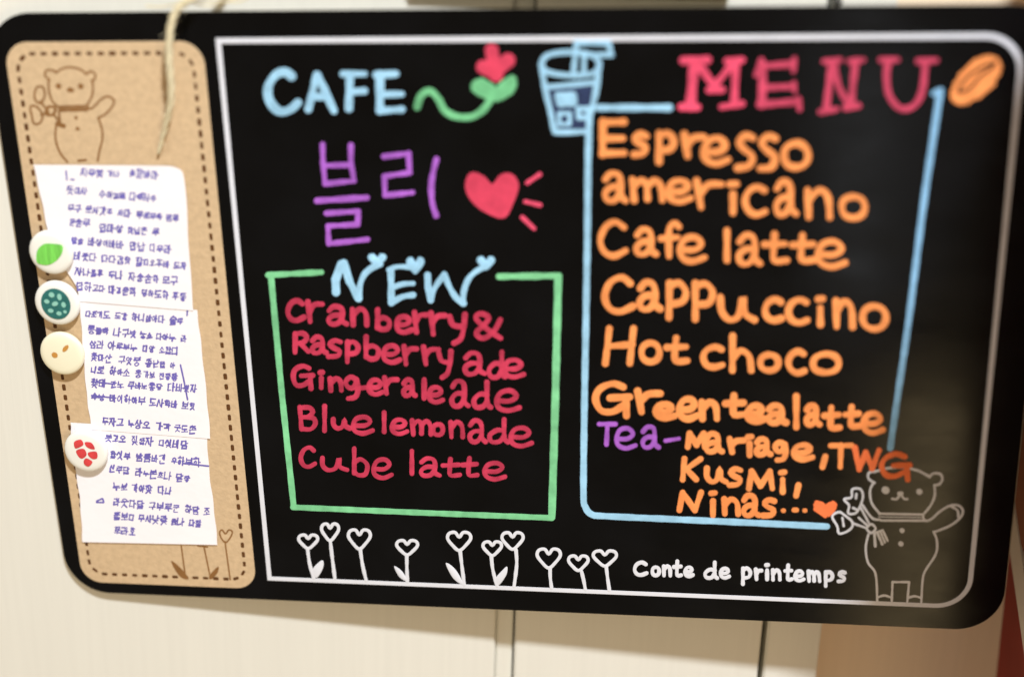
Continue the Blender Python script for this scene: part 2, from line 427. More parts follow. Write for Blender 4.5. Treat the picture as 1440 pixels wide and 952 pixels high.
# printed white frame
o_ = rrect(0, 0.27997, 0, 0.22, 0.0125, 12, (0, 1, 1, 0)); wd = 0.00094
bm = bmesh.new(); n = len(o_); rows = []
for i, (x, y) in enumerate(o_):
    a, b = Vector(o_[i - 1]), Vector(o_[(i + 1) % n]); c = Vector((x, y))
    t1 = (c - a).normalized(); t2 = (b - c).normalized(); n1 = Vector((-t1.y, t1.x)); n2 = Vector((-t2.y, t2.x)); nn = (n1 + n2); nn *= 1 / max(0.2, nn.dot(n1))
    rows.append([bm.verts.new((x + nn.x * s * wd, y + nn.y * s * wd, z)) for s, z in ((1, 0.00002), (0.9, 0.00007), (-0.9, 0.00007), (-1, 0.00002))])
for i in range(n):
    a, b = rows[i], rows[(i + 1) % n]
    for k in range(3): bm.faces.new((a[k], a[k + 1], b[k + 1], b[k]))
lay('printed_frame', bm, M['printw'], board)

# ------------------------------------------------------------------ kraft coloured panel at the left
KX0, KX1 = at(42, 310).x, at(314, 350).x
KY0, KY1 = at(235, 822).y, at(150, 59).y
bm = bmesh.new(); slab(bm, rrect(KX0, KX1, KY0, KY1, 0.0088, 10), 0.00003, 0.00035, 0.0001)
kraft = lay('kraft_panel', bm, M['cork'], board)
bm = bmesh.new(); ins = 0.0042
path = [Vector((*p, 0)) for p in rrect(KX0 + ins, KX1 - ins, KY0 + ins, KY1 - ins, 0.0065, 10)]
path.append(path[0]); tot = sum((b - a).length for a, b in zip(path[:-1], path[1:])); N = int(tot / 0.00435); step = tot / N
def along(s):
    for a, b in zip(path[:-1], path[1:]):
        d = (b - a).length
        if s <= d: return a.lerp(b, s / d if d else 0), (b - a).normalized()
        s -= d
    return path[-1], (path[-1] - path[-2]).normalized()
for k in range(N):
    c, t = along(k * step + 0.001); nn = Vector((-t.y, t.x, 0)); L, Wd = 0.00125 * random.uniform(.9, 1.1), 0.00068 * random.uniform(.85, 1.15)
    z = 0.00041
    pts = [c + t * (L * u) + nn * (Wd * v) for u, v in ((-1, -.6), (-.7, -1), (.7, -1), (1, -.6), (1, .6), (.7, 1), (-.7, 1), (-1, .6))]
    bm.faces.new([bm.verts.new((p.x, p.y, z)) for p in pts])
st = lay('stitch_line', bm, M['stitch'], kraft, root=board)

KZ = 0.00040
def kdraw(name, cr, strokes, wpx, blobs=(), m='bprint'):
    bm = bmesh.new()
    for b in blobs: blob(bm, cr(b), KZ, 0.00002)
    for i, s in enumerate(strokes):
        pts = cr(s[1]); ww = s[2] if len(s) > 2 else wpx; z = KZ + 0.000002 * i
        if s[0] == '-':
            for a, b in zip(pts[:-1], pts[1:]): stroke(bm, [a, b], ww, z, thick=0.00002)
        else: stroke(bm, [(p.x, p.y) for p in catmull([(x, y, 0) for x, y in pts], s[0] == 'O')], ww, z, closed=s[0] == 'O', thick=0.00002)
    return lay(name, bm, M[m], kraft, root=board)
bl = crop(40, 60, 5.291)
kdraw('printed_bear', bl, [
 ('~', [(160, 280), (125, 250), (130, 212), (175, 207), (205, 226)]), ('~', [(205, 226), (250, 198), (310, 185), (380, 200), (430, 235)]),
 ('~', [(430, 238), (465, 215), (498, 240), (490, 275), (468, 285)]), ('~', [(475, 285), (480, 340), (472, 400), (435, 470)]),
 ('~', [(150, 282), (152, 360), (180, 440), (225, 482)]), ('-', [(225, 478), (435, 472)]), ('-', [(228, 510), (440, 504)]), ('-', [(225, 494), (436, 489)], 2.2),
 ('~', [(440, 478), (465, 495), (500, 465), (540, 425), (590, 402), (636, 430), (622, 480), (570, 535), (518, 562)]),
 ('~', [(520, 562), (545, 640), (550, 720), (530, 800), (515, 880)]), ('~', [(205, 620), (202, 720), (235, 820), (290, 890)]),
 ('-', [(222, 325), (225, 328)], 7), ('-', [(388, 325), (391, 328)], 7), ('-', [(300, 355), (325, 357)], 6.5), ('-', [(310, 345), (312, 356)], 5), ('-', [(353, 560), (356, 562)], 4.5), ('-', [(362, 642), (368, 643)], 4.5),
 ('O', [(45, 400), (60, 338), (105, 332), (122, 390), (95, 450), (60, 440)]), ('O', [(15, 480), (60, 478), (105, 540), (85, 600), (40, 602), (25, 545)]),
 ('-', [(90, 440), (150, 520)]), ('-', [(95, 540), (150, 520)]), ('O', [(150, 480), (200, 490), (180, 540), (130, 530)], 4), ('-', [(190, 540), (240, 600)]), ('-', [(225, 510), (235, 590)]),
 ('-', [(215, 605), (262, 622)], 7), ('-', [(370, 880), (430, 875)])], 3.0)
cr3 = crop(80, 570, 3.66)
kdraw('printed_flowers', cr3, [('-', [(865, 700), (892, 895)]), ('-', [(640, 722), (662, 885)]), ('-', [(756, 722), (790, 885)]),
 ('-', [(725, 722), (775, 728)], 2), ('O', [(868, 660), (850, 640), (838, 652), (845, 680), (868, 705), (892, 680), (903, 650), (885, 640)])], 2.2,
 [[(588, 798), (620, 820), (655, 855), (678, 892), (640, 885), (605, 840)], [(832, 828), (826, 862), (796, 893), (782, 885), (800, 855)]])

# ------------------------------------------------------------------ printed drawings and lettering on the black face
heart_pts = lambda cx, cy, hx, hy: [(cx, cy - hy * .45), (cx - hx * .35, cy - hy * .95), (cx - hx * .85, cy - hy * .85), (cx - hx, cy - hy * .3), (cx - hx * .6, cy + hy * .4), (cx, cy + hy), (cx + hx * .6, cy + hy * .4), (cx + hx, cy - hy * .3), (cx + hx * .85, cy - hy * .85), (cx + hx * .35, cy - hy * .95)]
PZ = 0.00009
f1, f2 = crop(400, 730, 6), crop(620, 740, 5.538)
FL = [(f1, (200, 188, 80, 58), [(195, 255), (212, 370), (245, 492)], [(248, 485), (240, 420), (275, 375), (322, 345), (328, 400), (285, 482)]),
      (f1, (385, 108, 72, 72), [(388, 195), (405, 340), (425, 495)], None),
      (f1, (632, 168, 92, 82), [(640, 258), (660, 390), (690, 515)], None),
      (f1, (1035, 238, 88, 62), [(1032, 305), (1033, 420), (1037, 522)], [(1022, 520), (965, 480), (925, 395), (985, 430), (1032, 500)]),
      (f2, (142, 115, 90, 72), [(150, 195), (165, 320), (182, 452)], [(160, 450), (90, 395), (38, 285), (105, 325), (165, 420)]),
      (f2, (400, 172, 72, 55), [(393, 235), (405, 340), (438, 462)], [(440, 455), (430, 400), (475, 345), (515, 312), (512, 370), (468, 440)]),
      (f2, (558, 112, 82, 66), [(585, 185), (590, 300), (570, 465)], None),
      (f2, (840, 248, 90, 75), [(850, 330), (852, 400), (862, 478)], None),
      (f2, (1070, 285, 76, 58), [(1095, 350), (1112, 420), (1125, 490)], None),
      (f2, (1277, 248, 90, 60), [(1288, 315), (1298, 400), (1312, 495)], None)]
for cr, hh, stem, lf in FL:
    bm = bmesh.new()
    stroke(bm, [(p.x, p.y) for p in catmull([(x, y, 0) for x, y in cr(heart_pts(*hh))], True)], 4.6, PZ, closed=True, thick=.00004)
    stroke(bm, [(p.x, p.y) for p in catmull([(x, y, 0) for x, y in cr(stem)])], 4.8, PZ + .00001, thick=.00004)
    if lf: blob(bm, cr(lf), PZ + .00002, .00004)
    lay('printed_flower', bm, M['printw'], board, smooth=True)
P_ = crop(880, 770, 4.5)
word(board, M['printw'], 5.4, 'small white printed brand line at the bottom of the frame', [(P_, c, b) for c, b in zip('Contedeprintemps', [
 (55, 92, 132, 172), (168, 122, 212, 174), (240, 116, 282, 176), (305, 86, 350, 180), (376, 122, 424, 180), (500, 92, 578, 190), (600, 130, 655, 190),
 (738, 130, 788, 230), (822, 136, 858, 198), (882, 108, 906, 198), (930, 140, 975, 202), (1008, 110, 1050, 206), (1072, 146, 1126, 208), (1156, 148, 1226, 212), (1262, 152, 1308, 242), (1346, 152, 1388, 212)])], 'printed_lettering', PZ)
br = crop(1150, 640, 4.326)
drawing(board, M['printw'], 'printed_bear', 'white outline bear with raised paw holding a posy', br, [
 ('~', [(345, 168), (308, 140), (312, 106), (345, 98)]), ('~', [(345, 100), (430, 78), (520, 74), (600, 90), (640, 108), (682, 132)]),
 ('~', [(680, 130), (705, 110), (745, 114), (758, 145), (740, 175), (708, 182)]), ('~', [(710, 182), (712, 240), (690, 300), (642, 360)]),
 ('~', [(338, 170), (318, 215), (328, 290), (375, 352)]), ('-', [(372, 355), (640, 360)]), ('-', [(385, 396), (650, 397)]), ('-', [(370, 374), (640, 378)], 1.4),
 ('~', [(640, 362), (650, 396), (690, 388), (745, 340), (800, 308), (852, 304), (882, 335), (866, 380), (800, 430), (712, 465)]), ('~', [(815, 312), (850, 335), (855, 372)]),
 ('~', [(705, 465), (725, 520), (718, 600), (655, 700), (638, 760), (630, 892)]), ('~', [(308, 482), (292, 560), (305, 650), (352, 722), (362, 885)]),
 ('-', [(450, 885), (455, 770), (556, 770), (545, 888)]), ('~', [(368, 862), (405, 852), (448, 864)]), ('~', [(550, 866), (590, 856), (628, 866)]),
 ('-', [(410, 211), (414, 213)], 9.5), ('-', [(616, 220), (619, 222)], 7.5), ('~', [(452, 264), (480, 266), (503, 240), (525, 264), (545, 266)]), ('-', [(495, 232), (510, 232)], 5),
 ('-', [(511, 456), (514, 458)], 7), ('-', [(504, 537), (507, 539)], 7),
 ('O', [(160, 268), (205, 255), (210, 208), (258, 205), (275, 245), (262, 300), (232, 350), (185, 352), (190, 305)]), ('-', [(235, 235), (232, 262)]), ('-', [(215, 320), (240, 332)]),
 ('O', [(88, 372), (128, 345), (160, 362), (212, 408), (195, 452), (132, 476), (118, 430)]), ('-', [(150, 380), (158, 430)]),
 ('-', [(262, 320), (310, 410)]), ('-', [(210, 412), (290, 440)]), ('-', [(250, 380), (300, 425)]), ('O', [(325, 418), (352, 445), (325, 472), (298, 445)], 3.6),
 ('~', [(270, 300), (330, 380), (380, 392)]), ('-', [(355, 470), (395, 455), (425, 520)]), ('-', [(345, 478), (350, 552)], 4), ('-', [(365, 475), (392, 540)], 4), ('-', [(380, 460), (408, 530)], 3)],
 3.3, z=PZ)

# ------------------------------------------------------------------ marker drawings
ca = crop(360, 60, 3.6)
def T(m, label, cr, strokes, wpx, blobs=(), name='lettering', hz=0): return drawing(board, M[m], name, label, cr, strokes, wpx, blobs, None, hz)
T('blue', 'light blue lettering CAFE', ca, [('~', [(180, 172), (148, 150), (100, 165), (62, 225), (68, 295), (115, 348), (170, 342), (212, 306)], 12.5),
  ('-', [(265, 338), (308, 165)]), ('-', [(312, 165), (395, 348)]), ('-', [(282, 275), (362, 275)]), ('-', [(440, 160), (550, 160)], 9), ('-', [(475, 165), (470, 335)], 11), ('-', [(475, 252), (548, 246)]),
  ('-', [(610, 165), (708, 160)], 10), ('-', [(627, 165), (627, 345)], 12), ('-', [(630, 264), (738, 262)], 9), ('-', [(630, 346), (738, 340)], 10)], 10.5)
T('leaf', 'green squiggly stem', ca, [('~', [(815, 328), (835, 270), (880, 246), (922, 285), (955, 345), (1015, 376), (1090, 377), (1150, 342), (1190, 285)])], 10,
  [[(1093, 212), (1130, 188), (1180, 203), (1215, 240), (1212, 285), (1165, 285), (1105, 256)], [(1200, 262), (1240, 205), (1300, 172), (1316, 215), (1290, 262), (1215, 296)]], 'drawn_stem', hz=0.5)
T('heart', 'rose red tulip', ca, [('-', [(1193, 40), (1205, 120)], 19), ('-', [(1275, 92), (1215, 140)], 20), ('-', [(1150, 125), (1215, 160)], 18), ('-', [(1200, 110), (1215, 165)], 20)], 10, name='drawn_tulip')
kr = crop(410, 180, 5.0087)
T('purple', 'purple handwritten Korean name in two syllables', kr, [('-', [(218, 118), (222, 250), (236, 395)]), ('-', [(418, 125), (418, 250), (440, 372)]), ('-', [(240, 266), (410, 262)]), ('-', [(236, 395), (440, 374)]),
  ('-', [(180, 514), (530, 492)], 8.6), ('-', [(245, 602), (470, 588), (466, 680), (256, 692), (262, 816), (535, 786)]),
  ('-', [(650, 203), (824, 182), (832, 316), (654, 342), (658, 476), (852, 456)]), ('~', [(1020, 222), (992, 340), (984, 440), (994, 540), (1018, 618)], 8)], 7.4)
hr = crop(340, 30, 2.884)
T('heart', 'rose red heart', hr, [('O', [(1015, 668), (975, 632), (930, 622), (912, 668), (935, 725), (990, 770), (1062, 792), (1095, 735), (1116, 670), (1095, 628), (1055, 628)], 5)], 5,
  [[(1015, 672), (975, 636), (932, 626), (914, 668), (937, 722), (990, 766), (1060, 788), (1092, 735), (1112, 672), (1094, 632), (1055, 632)]], 'drawn_heart', hz=0.9)
for a in ([(1158, 656), (1208, 622)], [(1150, 732), (1210, 746)], [(1137, 795), (1186, 842)]):
    T('pink', None, hr, [('-', a)], 6, name='drawn_ray')
ne = crop(450, 350, 5.538)
T('blue', 'light blue lettering NEW with small hearts', ne, [('-', [(125, 338), (122, 240), (165, 120)], 11), ('-', [(185, 112), (230, 255), (300, 385)], 10.5), ('~', [(305, 385), (310, 290), (345, 200), (410, 145), (470, 120)], 8.5),
  ('~', [(535, 165), (590, 142), (660, 140), (730, 150)], 7), ('-', [(552, 170), (556, 420)], 9.5), ('~', [(565, 302), (640, 276), (725, 270)], 7.5), ('~', [(556, 422), (640, 374), (725, 360)], 8.5),
  ('-', [(838, 205), (842, 290), (862, 400)], 9), ('~', [(862, 402), (890, 310), (968, 200)], 8), ('~', [(970, 205), (1010, 300), (1060, 380), (1118, 425)], 8.5), ('~', [(1118, 428), (1120, 330), (1160, 230), (1225, 170), (1290, 140)], 8)], 9,
  [heart_pts(445, 88, 72, 52), heart_pts(742, 130, 70, 68), heart_pts(1292, 112, 70, 55)])
cu = crop(740, 50, 5.95)
T('liquid', 'dull blue drink inside the drawn cup', cu, [], 5, [[(190, 450), (545, 430), (525, 600), (500, 778), (262, 778), (225, 620)]], 'drawn_drink')
T('blue', 'light blue iced drink in a cup with a straw', cu, [('O', [(130, 235), (190, 165), (370, 142), (540, 165), (612, 235), (560, 318), (380, 338), (180, 308)], 7.5),
  ('~', [(128, 245), (150, 400), (185, 560), (240, 810)], 8), ('~', [(610, 245), (592, 400), (572, 520), (545, 640)], 8.5), ('-', [(245, 812), (520, 806)], 8), ('~', [(165, 435), (330, 420), (575, 395)], 7.5),
  ('-', [(420, 62), (395, 315)], 7), ('-', [(485, 180), (482, 310)], 6.5), ('-', [(420, 66), (690, 66), (712, 165), (470, 162)], 7),
  ('-', [(275, 655), (365, 655), (362, 745), (275, 745), (275, 655)], 5.5), ('-', [(435, 615), (520, 615), (515, 690), (440, 690), (435, 615)], 7)], 7,
  [[(238, 482), (330, 474), (415, 476), (425, 590), (340, 600), (262, 598)]], 'drawn_cup')
I = lambda p: p
T('blue', 'light blue line joining the cup to the word MENU', I, [('-', [(842, 152), (941, 152)], 9.5)], 9, name='drawn_line')
T('blue', 'light blue left and lower side of the menu list box', I, [('~', [(829, 158), (827, 230), (826, 330), (824, 450), (822, 560), (820.5, 690), (823, 712), (832, 723), (852, 725.5), (950, 730), (1060, 735), (1163, 740)])], 9, name='drawn_line')
T('sky', 'pale blue slanting right side of the menu list box', I, [('~', [(1322, 129), (1310, 210), (1297, 300), (1278, 450), (1262, 560), (1252, 630)], 9), ('-', [(1313, 132), (1323, 127)], 7)], 9, name='drawn_line')
T('green', 'green marker box around the list of new drinks', I, [('-', [(377, 387), (452, 383)], 8), ('-', [(381, 388), (396, 550), (413, 712)], 8.5), ('-', [(412, 713), (600, 721), (776, 728)], 8), ('-', [(785, 389), (781, 560), (776, 727)], 10.5), ('-', [(702, 389), (786, 388)], 9)], 8, name='drawn_box')
m1, m2 = crop(940, 60, 6), crop(1140, 60, 4.8)
T('pink', 'rose red serif letter M of MENU', m1, [('-', [(125, 155), (328, 148)], 11.5), ('-', [(218, 170), (186, 540)], 14), ('-', [(110, 545), (245, 548)], 10), ('-', [(255, 190), (390, 375)], 12), ('-', [(345, 402), (455, 400)], 10), ('-', [(395, 360), (530, 195)], 9.5), ('-', [(495, 160), (622, 150)], 9), ('-', [(568, 165), (555, 525)], 10.5), ('-', [(450, 545), (620, 518)], 9)], 9)
T('dull', 'rose red serif letter E of MENU', m1, [('-', [(785, 150), (742, 278)], 7.5), ('-', [(800, 190), (787, 530)], 11), ('-', [(800, 202), (1045, 182)], 9), ('-', [(1062, 142), (1054, 245)], 7.5), ('-', [(800, 382), (1055, 372)], 9), ('-', [(1060, 345), (1065, 415)], 7), ('-', [(770, 525), (1095, 500)], 10), ('-', [(1098, 475), (1106, 565)], 7.5)], 9)
T('dull', 'rose red serif letter N of MENU', m2, [('-', [(92, 130), (198, 120)]), ('-', [(142, 135), (104, 455)], 9.5), ('-', [(65, 470), (175, 452)]), ('~', [(150, 130), (190, 300), (262, 425)], 9.5), ('-', [(235, 442), (322, 428)], 9), ('-', [(302, 125), (272, 425)], 9), ('-', [(262, 130), (355, 120)])], 8)
T('dull', 'rose red serif letter U of MENU', m2, [('-', [(475, 120), (585, 118)]), ('~', [(525, 128), (512, 220), (530, 360), (610, 448), (700, 425), (755, 320), (775, 130)], 9), ('-', [(728, 128), (848, 122)])], 8.5)
T('orange', 'orange coffee bean', m2, [], 5, [[(965, 398), (950, 350), (985, 260), (1060, 165), (1150, 105), (1235, 98), (1280, 150), (1255, 240), (1190, 325), (1100, 390), (1020, 418)]], 'drawn_bean', hz=-0.75)
drawing(board, M['groove'], 'bean_groove', 'dark line down the coffee bean', m2, [('O', [(1000, 335), (1012, 290), (1080, 215), (1160, 165), (1245, 138), (1205, 185), (1150, 222), (1095, 290), (1040, 330)], 4.2)], 3, z=0.00034)

# ------------------------------------------------------------------ marker words
A_, B2, C2, D2, E2 = crop(830, 160, 4), crop(1000, 160, 4.139), crop(820, 290, 3.6), crop(830, 370, 5.948), crop(1040, 390, 5.948)
F3, G3, H3 = crop(820, 520, 6), crop(1040, 550, 5.538), crop(930, 600, 5.143)
def words(m, wpx, label, *groups):
    items = []
    for cr, s, boxes in groups: items += [(cr, c, b) for c, b in zip(s, boxes)]
    return word(board, M[m], wpx, label, items)
words('orange', 10, 'orange lettering Espresso, first line of the list',
  (A_, 'Espresso', [(68, 48, 190, 230), (246, 118, 318, 230), (382, 112, 470, 272), (530, 118, 640, 238), (640, 138, 776, 284), (830, 125, 920, 306), (955, 128, 1046, 310), (1090, 168, 1226, 304)]))
words('orange', 9.3, 'orange lettering americano, second line of the list',
  (A_, 'american', [(80, 338, 200, 492), (238, 372, 405, 488), (440, 376, 566, 496), (600, 378, 740, 528), (765, 396, 840, 556), (872, 412, 985, 568), (1045, 382, 1156, 566), (1222, 432, 1348, 584)]), (B2, 'o', [(760, 482, 895, 608)]))
words('orange', 9, 'orange lettering Cafe latte, third line of the list',
  (C2, 'Cafelatte', [(86, 82, 216, 252), (268, 118, 370, 245), (393, 86, 486, 256), (490, 157, 614, 280), (722, 124, 734, 274), (788, 147, 896, 292), (918, 142, 1030, 284), (1058, 147, 1172, 284), (1188, 178, 1326, 308)]))
words('orange', 9.6, 'orange lettering Cappuccino, fourth line of the list',
  (D2, 'Cappu', [(120, 124, 355, 408), (410, 162, 585, 388), (650, 168, 800, 458), (868, 172, 1025, 468), (1085, 282, 1375, 482)]), (E2, 'ccino', [(212, 186, 352, 360), (408, 186, 565, 380), (640, 178, 712, 395), (805, 202, 945, 414), (1028, 242, 1225, 434)]))
words('orange', 9.2, 'orange lettering Hot choco, fifth line of the list',
  (D2, 'Hotch', [(128, 550, 362, 838), (428, 668, 580, 826), (640, 628, 812, 832), (945, 700, 1108, 870), (1182, 612, 1345, 895)]), (E2, 'oco', [(172, 647, 326, 780), (408, 618, 545, 800), (614, 642, 830, 796)]))
words('orange', 9.6, 'orange lettering Green tea latte, sixth line of the list',
  (F3, 'Green', [(105, 118, 392, 388), (462, 178, 650, 355), (612, 290, 770, 408), (812, 244, 960, 414), (1002, 272, 1128, 414)]), (F3, 't', [(1200, 218, 1362, 388)]), (G3, 'ea', [(60, 112, 192, 236), (222, 112, 362, 246)]))
words('orange_half_shaded', 8.8, 'orange end of the sixth line, slight shade put into its colour', (G3, 'latte', [(432, 42, 452, 280), (520, 112, 622, 262), (660, 128, 780, 294), (822, 122, 932, 282), (966, 172, 1116, 326)]))
words('purple', 6.4, 'purple lettering Tea and dash', (F3, 'Tea', [(136, 456, 272, 628), (280, 492, 440, 662), (500, 482, 638, 656)]))
T('purple', None, F3, [('-', [(695, 598), (808, 580)])], 5.6, name='drawn_dash')
words('orange', 8.2, 'orange lettering on the first line of tea names', (H3, 'Mariage,', [(190, 48, 318, 146), (322, 52, 440, 180), (495, 88, 598, 184), (612, 72, 665, 206), (686, 90, 790, 200), (822, 112, 902, 242), (958, 132, 1095, 236), (1156, 215, 1196, 290)]))
words('orange_half_shaded', 7.6, 'orange letter T on the first line of tea names', (G3, 'T', [(712, 422, 872, 590)]))
words('orange_shaded', 7.8, 'orange pair of letters over the bear, shade put into their colour', (G3, 'WG', [(900, 440, 1085, 612), (1108, 488, 1325, 690)]))
words('orange', 8, 'orange lettering on the second line of tea names', (H3, 'KusMi,', [(155, 230, 284, 382), (325, 298, 470, 402), (492, 305, 578, 422), (632, 322, 802, 448), (850, 328, 905, 470), (966, 422, 1000, 498)]))
words('orange_half_shaded', 8, 'orange lettering on the third line of tea names', (H3, 'Ninas', [(132, 474, 286, 602), (345, 478, 402, 642), (455, 522, 555, 630), (592, 498, 705, 642), (735, 528, 820, 642)]))
T('orange_half_shaded', 'three orange dots', H3, [('-', [(880, 605), (884, 606)]), ('-', [(960, 601), (978, 601)]), ('-', [(1036, 605), (1040, 605)])], 6.4, name='drawn_dots')
T('orange_shaded', 'orange heart after the tea names, shade put into its colour', H3, [], 5, [[(1185, 568), (1155, 545), (1112, 545), (1107, 588), (1144, 632), (1192, 648), (1238, 622), (1265, 575), (1252, 545), (1218, 552)]], 'drawn_heart', hz=0.6)

R1, R2, R3, R4, R5, R6 = crop(390, 400, 7.579), crop(560, 400, 7.579), crop(400, 500, 7.579), crop(560, 510, 7.2), crop(410, 560, 7.321), crop(560, 570, 7.2)
words('red', 7.6, 'red lettering Cranberry &, first line in the green box', (R1, 'Cranbe', [(112, 175, 282, 385), (325, 185, 480, 398), (540, 240, 742, 424), (800, 262, 955, 432), (1062, 268, 1200, 480), (1270, 342, 1430, 512)]), (R2, 'rry&', [(172, 300, 300, 510), (350, 305, 500, 528), (550, 322, 712, 628), (800, 312, 1092, 572)]))
words('red', 7.2, 'red lettering Raspberry ade, second line in the green box', (R1, 'Raspbe', [(185, 522, 330, 724), (368, 560, 520, 732), (545, 600, 680, 770), (738, 612, 862, 828), (938, 560, 1082, 792), (1130, 652, 1308, 830)]), (R2, 'rryade', [(62, 662, 195, 850), (270, 668, 432, 850), (432, 712, 562, 990), (706, 732, 925, 955), (962, 722, 1140, 985), (1132, 802, 1335, 988)]))
words('red', 7.2, 'red lettering Gingerale ade, third line in the green box', (R3, 'Gingera', [(92, 112, 300, 352), (370, 178, 415, 342), (488, 245, 608, 372), (650, 225, 790, 460), (900, 256, 1045, 414), (1066, 235, 1200, 402), (1268, 258, 1395, 428)]), (R4, 'leade', [(250, 168, 275, 362), (312, 246, 452, 400), (540, 186, 712, 442), (758, 200, 935, 452), (995, 280, 1225, 486)]))
T('red', None, R3, [('-', [(765, 350), (895, 338)])], 6.4, name='drawn_dash')
words('red', 6.6, 'red lettering Blue lemonade, fourth line in the green box', (R5, 'Blu', [(82, 90, 245, 316), (322, 82, 358, 336), (425, 215, 602, 312)]), (R5, 'ele', [(632, 192, 836, 360), (942, 146, 965, 346), (1035, 216, 1188, 366)]), (R6, 'monade', [(142, 152, 332, 292), (352, 190, 452, 300), (532, 170, 652, 322), (722, 155, 885, 370), (918, 142, 1112, 372), (1138, 222, 1352, 412)]))
words('red', 6.4, 'red lettering Cube latte, fifth line in the green box', (R5, 'Cube', [(96, 506, 242, 702), (312, 610, 572, 742), (638, 516, 785, 790), (842, 626, 1032, 818)]), (R6, 'latte', [(130, 462, 146, 690), (228, 536, 420, 712), (452, 542, 622, 716), (652, 532, 802, 716), (872, 580, 1080, 746)]))

# ------------------------------------------------------------------ paper notes with pen writing
def interp(poly, t):
    n = len(poly) - 1; s = t * n; i = min(n - 1, int(s)); f = s - i
    return (poly[i][0] * (1 - f) + poly[i + 1][0] * f, poly[i][1] * (1 - f) + poly[i + 1][1] * f)
def make_note(label, left, right, zbase, curl, rowsN=26, colsN=16):
    o = at(*interp(left, 1.0), zbase)
    root = thing('paper_note', label, 'note', (o.x + .02, o.y, zbase))
    left, right = [(p.x, p.y) for p in catmull([(x, y, 0) for x, y in left])], [(p.x, p.y) for p in catmull([(x, y, 0) for x, y in right])]
    def zf(u, v): return zbase + curl(u, v)
    bm = bmesh.new(); g = {}
    for s in (0, 1):
        for i in range(rowsN + 1):
            for j in range(colsN + 1):
                v, u = i / rowsN, j / colsN
                L, R = interp(left, v), interp(right, v)
                e = 0.5 * math.sin(v * 23 + 1) * (u > .99) + 0.5 * math.sin(v * 31) * (u < .01)
                x, y = L[0] + (R[0] - L[0]) * u + e, L[1] + (R[1] - L[1]) * u
                g[s, i, j] = bm.verts.new(at(x, y, zf(u, v) - s * 0.00012))
    for i in range(rowsN):
        for j in range(colsN):
            bm.faces.new((g[0, i, j], g[0, i, j + 1], g[0, i + 1, j + 1], g[0, i + 1, j]))
            bm.faces.new((g[1, i, j], g[1, i + 1, j], g[1, i + 1, j + 1], g[1, i, j + 1]))
    def side(a, b): bm.faces.new((g[0, *a], g[0, *b], g[1, *b], g[1, *a]))
    for i in range(rowsN): side((i, 0), (i + 1, 0)); side((i, colsN), (i + 1, colsN))
    for j in range(colsN): side((0, j), (0, j + 1)); side((rowsN, j), (rowsN, j + 1))
    lay('sheet', bm, M['paper'], root, smooth=False)
    def uv(x, y):     # find the sheet height under a photo point
        lo = 0
        v = 0.5
        for _ in range(12):
            L, R = interp(left, v), interp(right, v); u = (x - L[0]) / max(1, R[0] - L[0]); yy = L[1] + (R[1] - L[1]) * u
            yt = interp(left, 0)[1]; span = max(10, interp(left, 1)[1] - yt)
            v = max(0, min(1, v + (y - yy) / span))
        return max(0, min(1, u)), v
    return root, (lambda x, y: zf(*uv(x, y)))

CONS = ['0,0 1,0;1,0 .9,1', '0,0 0,1;0,1 1,.95', '0,0 1,0;0,0 0,1;0,1 1,1', '0,0 1,0;1,0 1,.5;1,.5 0,.5;0,.5 0,1;0,1 1,1', '0,0 1,0;1,0 1,1;1,1 0,1;0,1 0,0', '0,0 0,1;1,0 1,1;0,.5 1,.5;0,1 1,1',
        '.5,0 0,1;.5,.2 1,1', 'O.5,0 0,.5 .5,1 1,.5', '0,0 1,0;.5,.05 0,1;.5,.2 1,1', '.3,-.2 .7,-.2;0,0 1,0;O.5,.3 .1,.65 .5,1 .9,.65']
def syllable(bm, x, y, w_, h_, zf, wd, k):
    vtype = random.choice('aaauuoi'); fin = random.random() < .4
    def part(gl, bx):
        for st in gl.split(';'):
            cl = st[0] == 'O'; st = st[1:] if cl else st
            pts = [tuple(map(float, q.split(','))) for q in st.split()]
            pts = [(bx[0] + (bx[2] - bx[0]) * u + random.uniform(-.6, .6), bx[1] + (bx[3] - bx[1]) * v + random.uniform(-.6, .6)) for u, v in pts]
            if cl: pts = [(p.x, p.y) for p in catmull([(a, b, 0) for a, b in pts], True, 3)]
            pts = [(px_ + (y + h_ - py_) * .10, py_) for px_, py_ in pts]
            stroke(bm, pts, wd * random.uniform(.7, 1.25), zf(x + w_ / 2, y + h_ / 2) + 0.00003, closed=cl, thick=0.00002, wob=.1)
    hh = .55 if fin else 1.0
    if vtype in 'ai':
        part(random.choice(CONS), (x, y, x + w_ * .5, y + h_ * hh * .85)); part('0,0 0,1' + (';0,.5 1,.5' if vtype == 'a' else ''), (x + w_ * .72, y - h_ * .05, x + w_ * .98, y + h_ * hh))
    else:
        part(random.choice(CONS), (x + w_ * .1, y, x + w_ * .85, y + h_ * hh * .5)); part('0,.2 1,.2;.5,.2 .5,1' if vtype == 'u' else '0,.8 1,.8;.5,0 .5,.8', (x, y + h_ * hh * .55, x + w_, y + h_ * hh * .95))
    if fin: part(random.choice(CONS), (x + w_ * .15, y + h_ * .66, x + w_ * .85, y + h_ * 1.02))
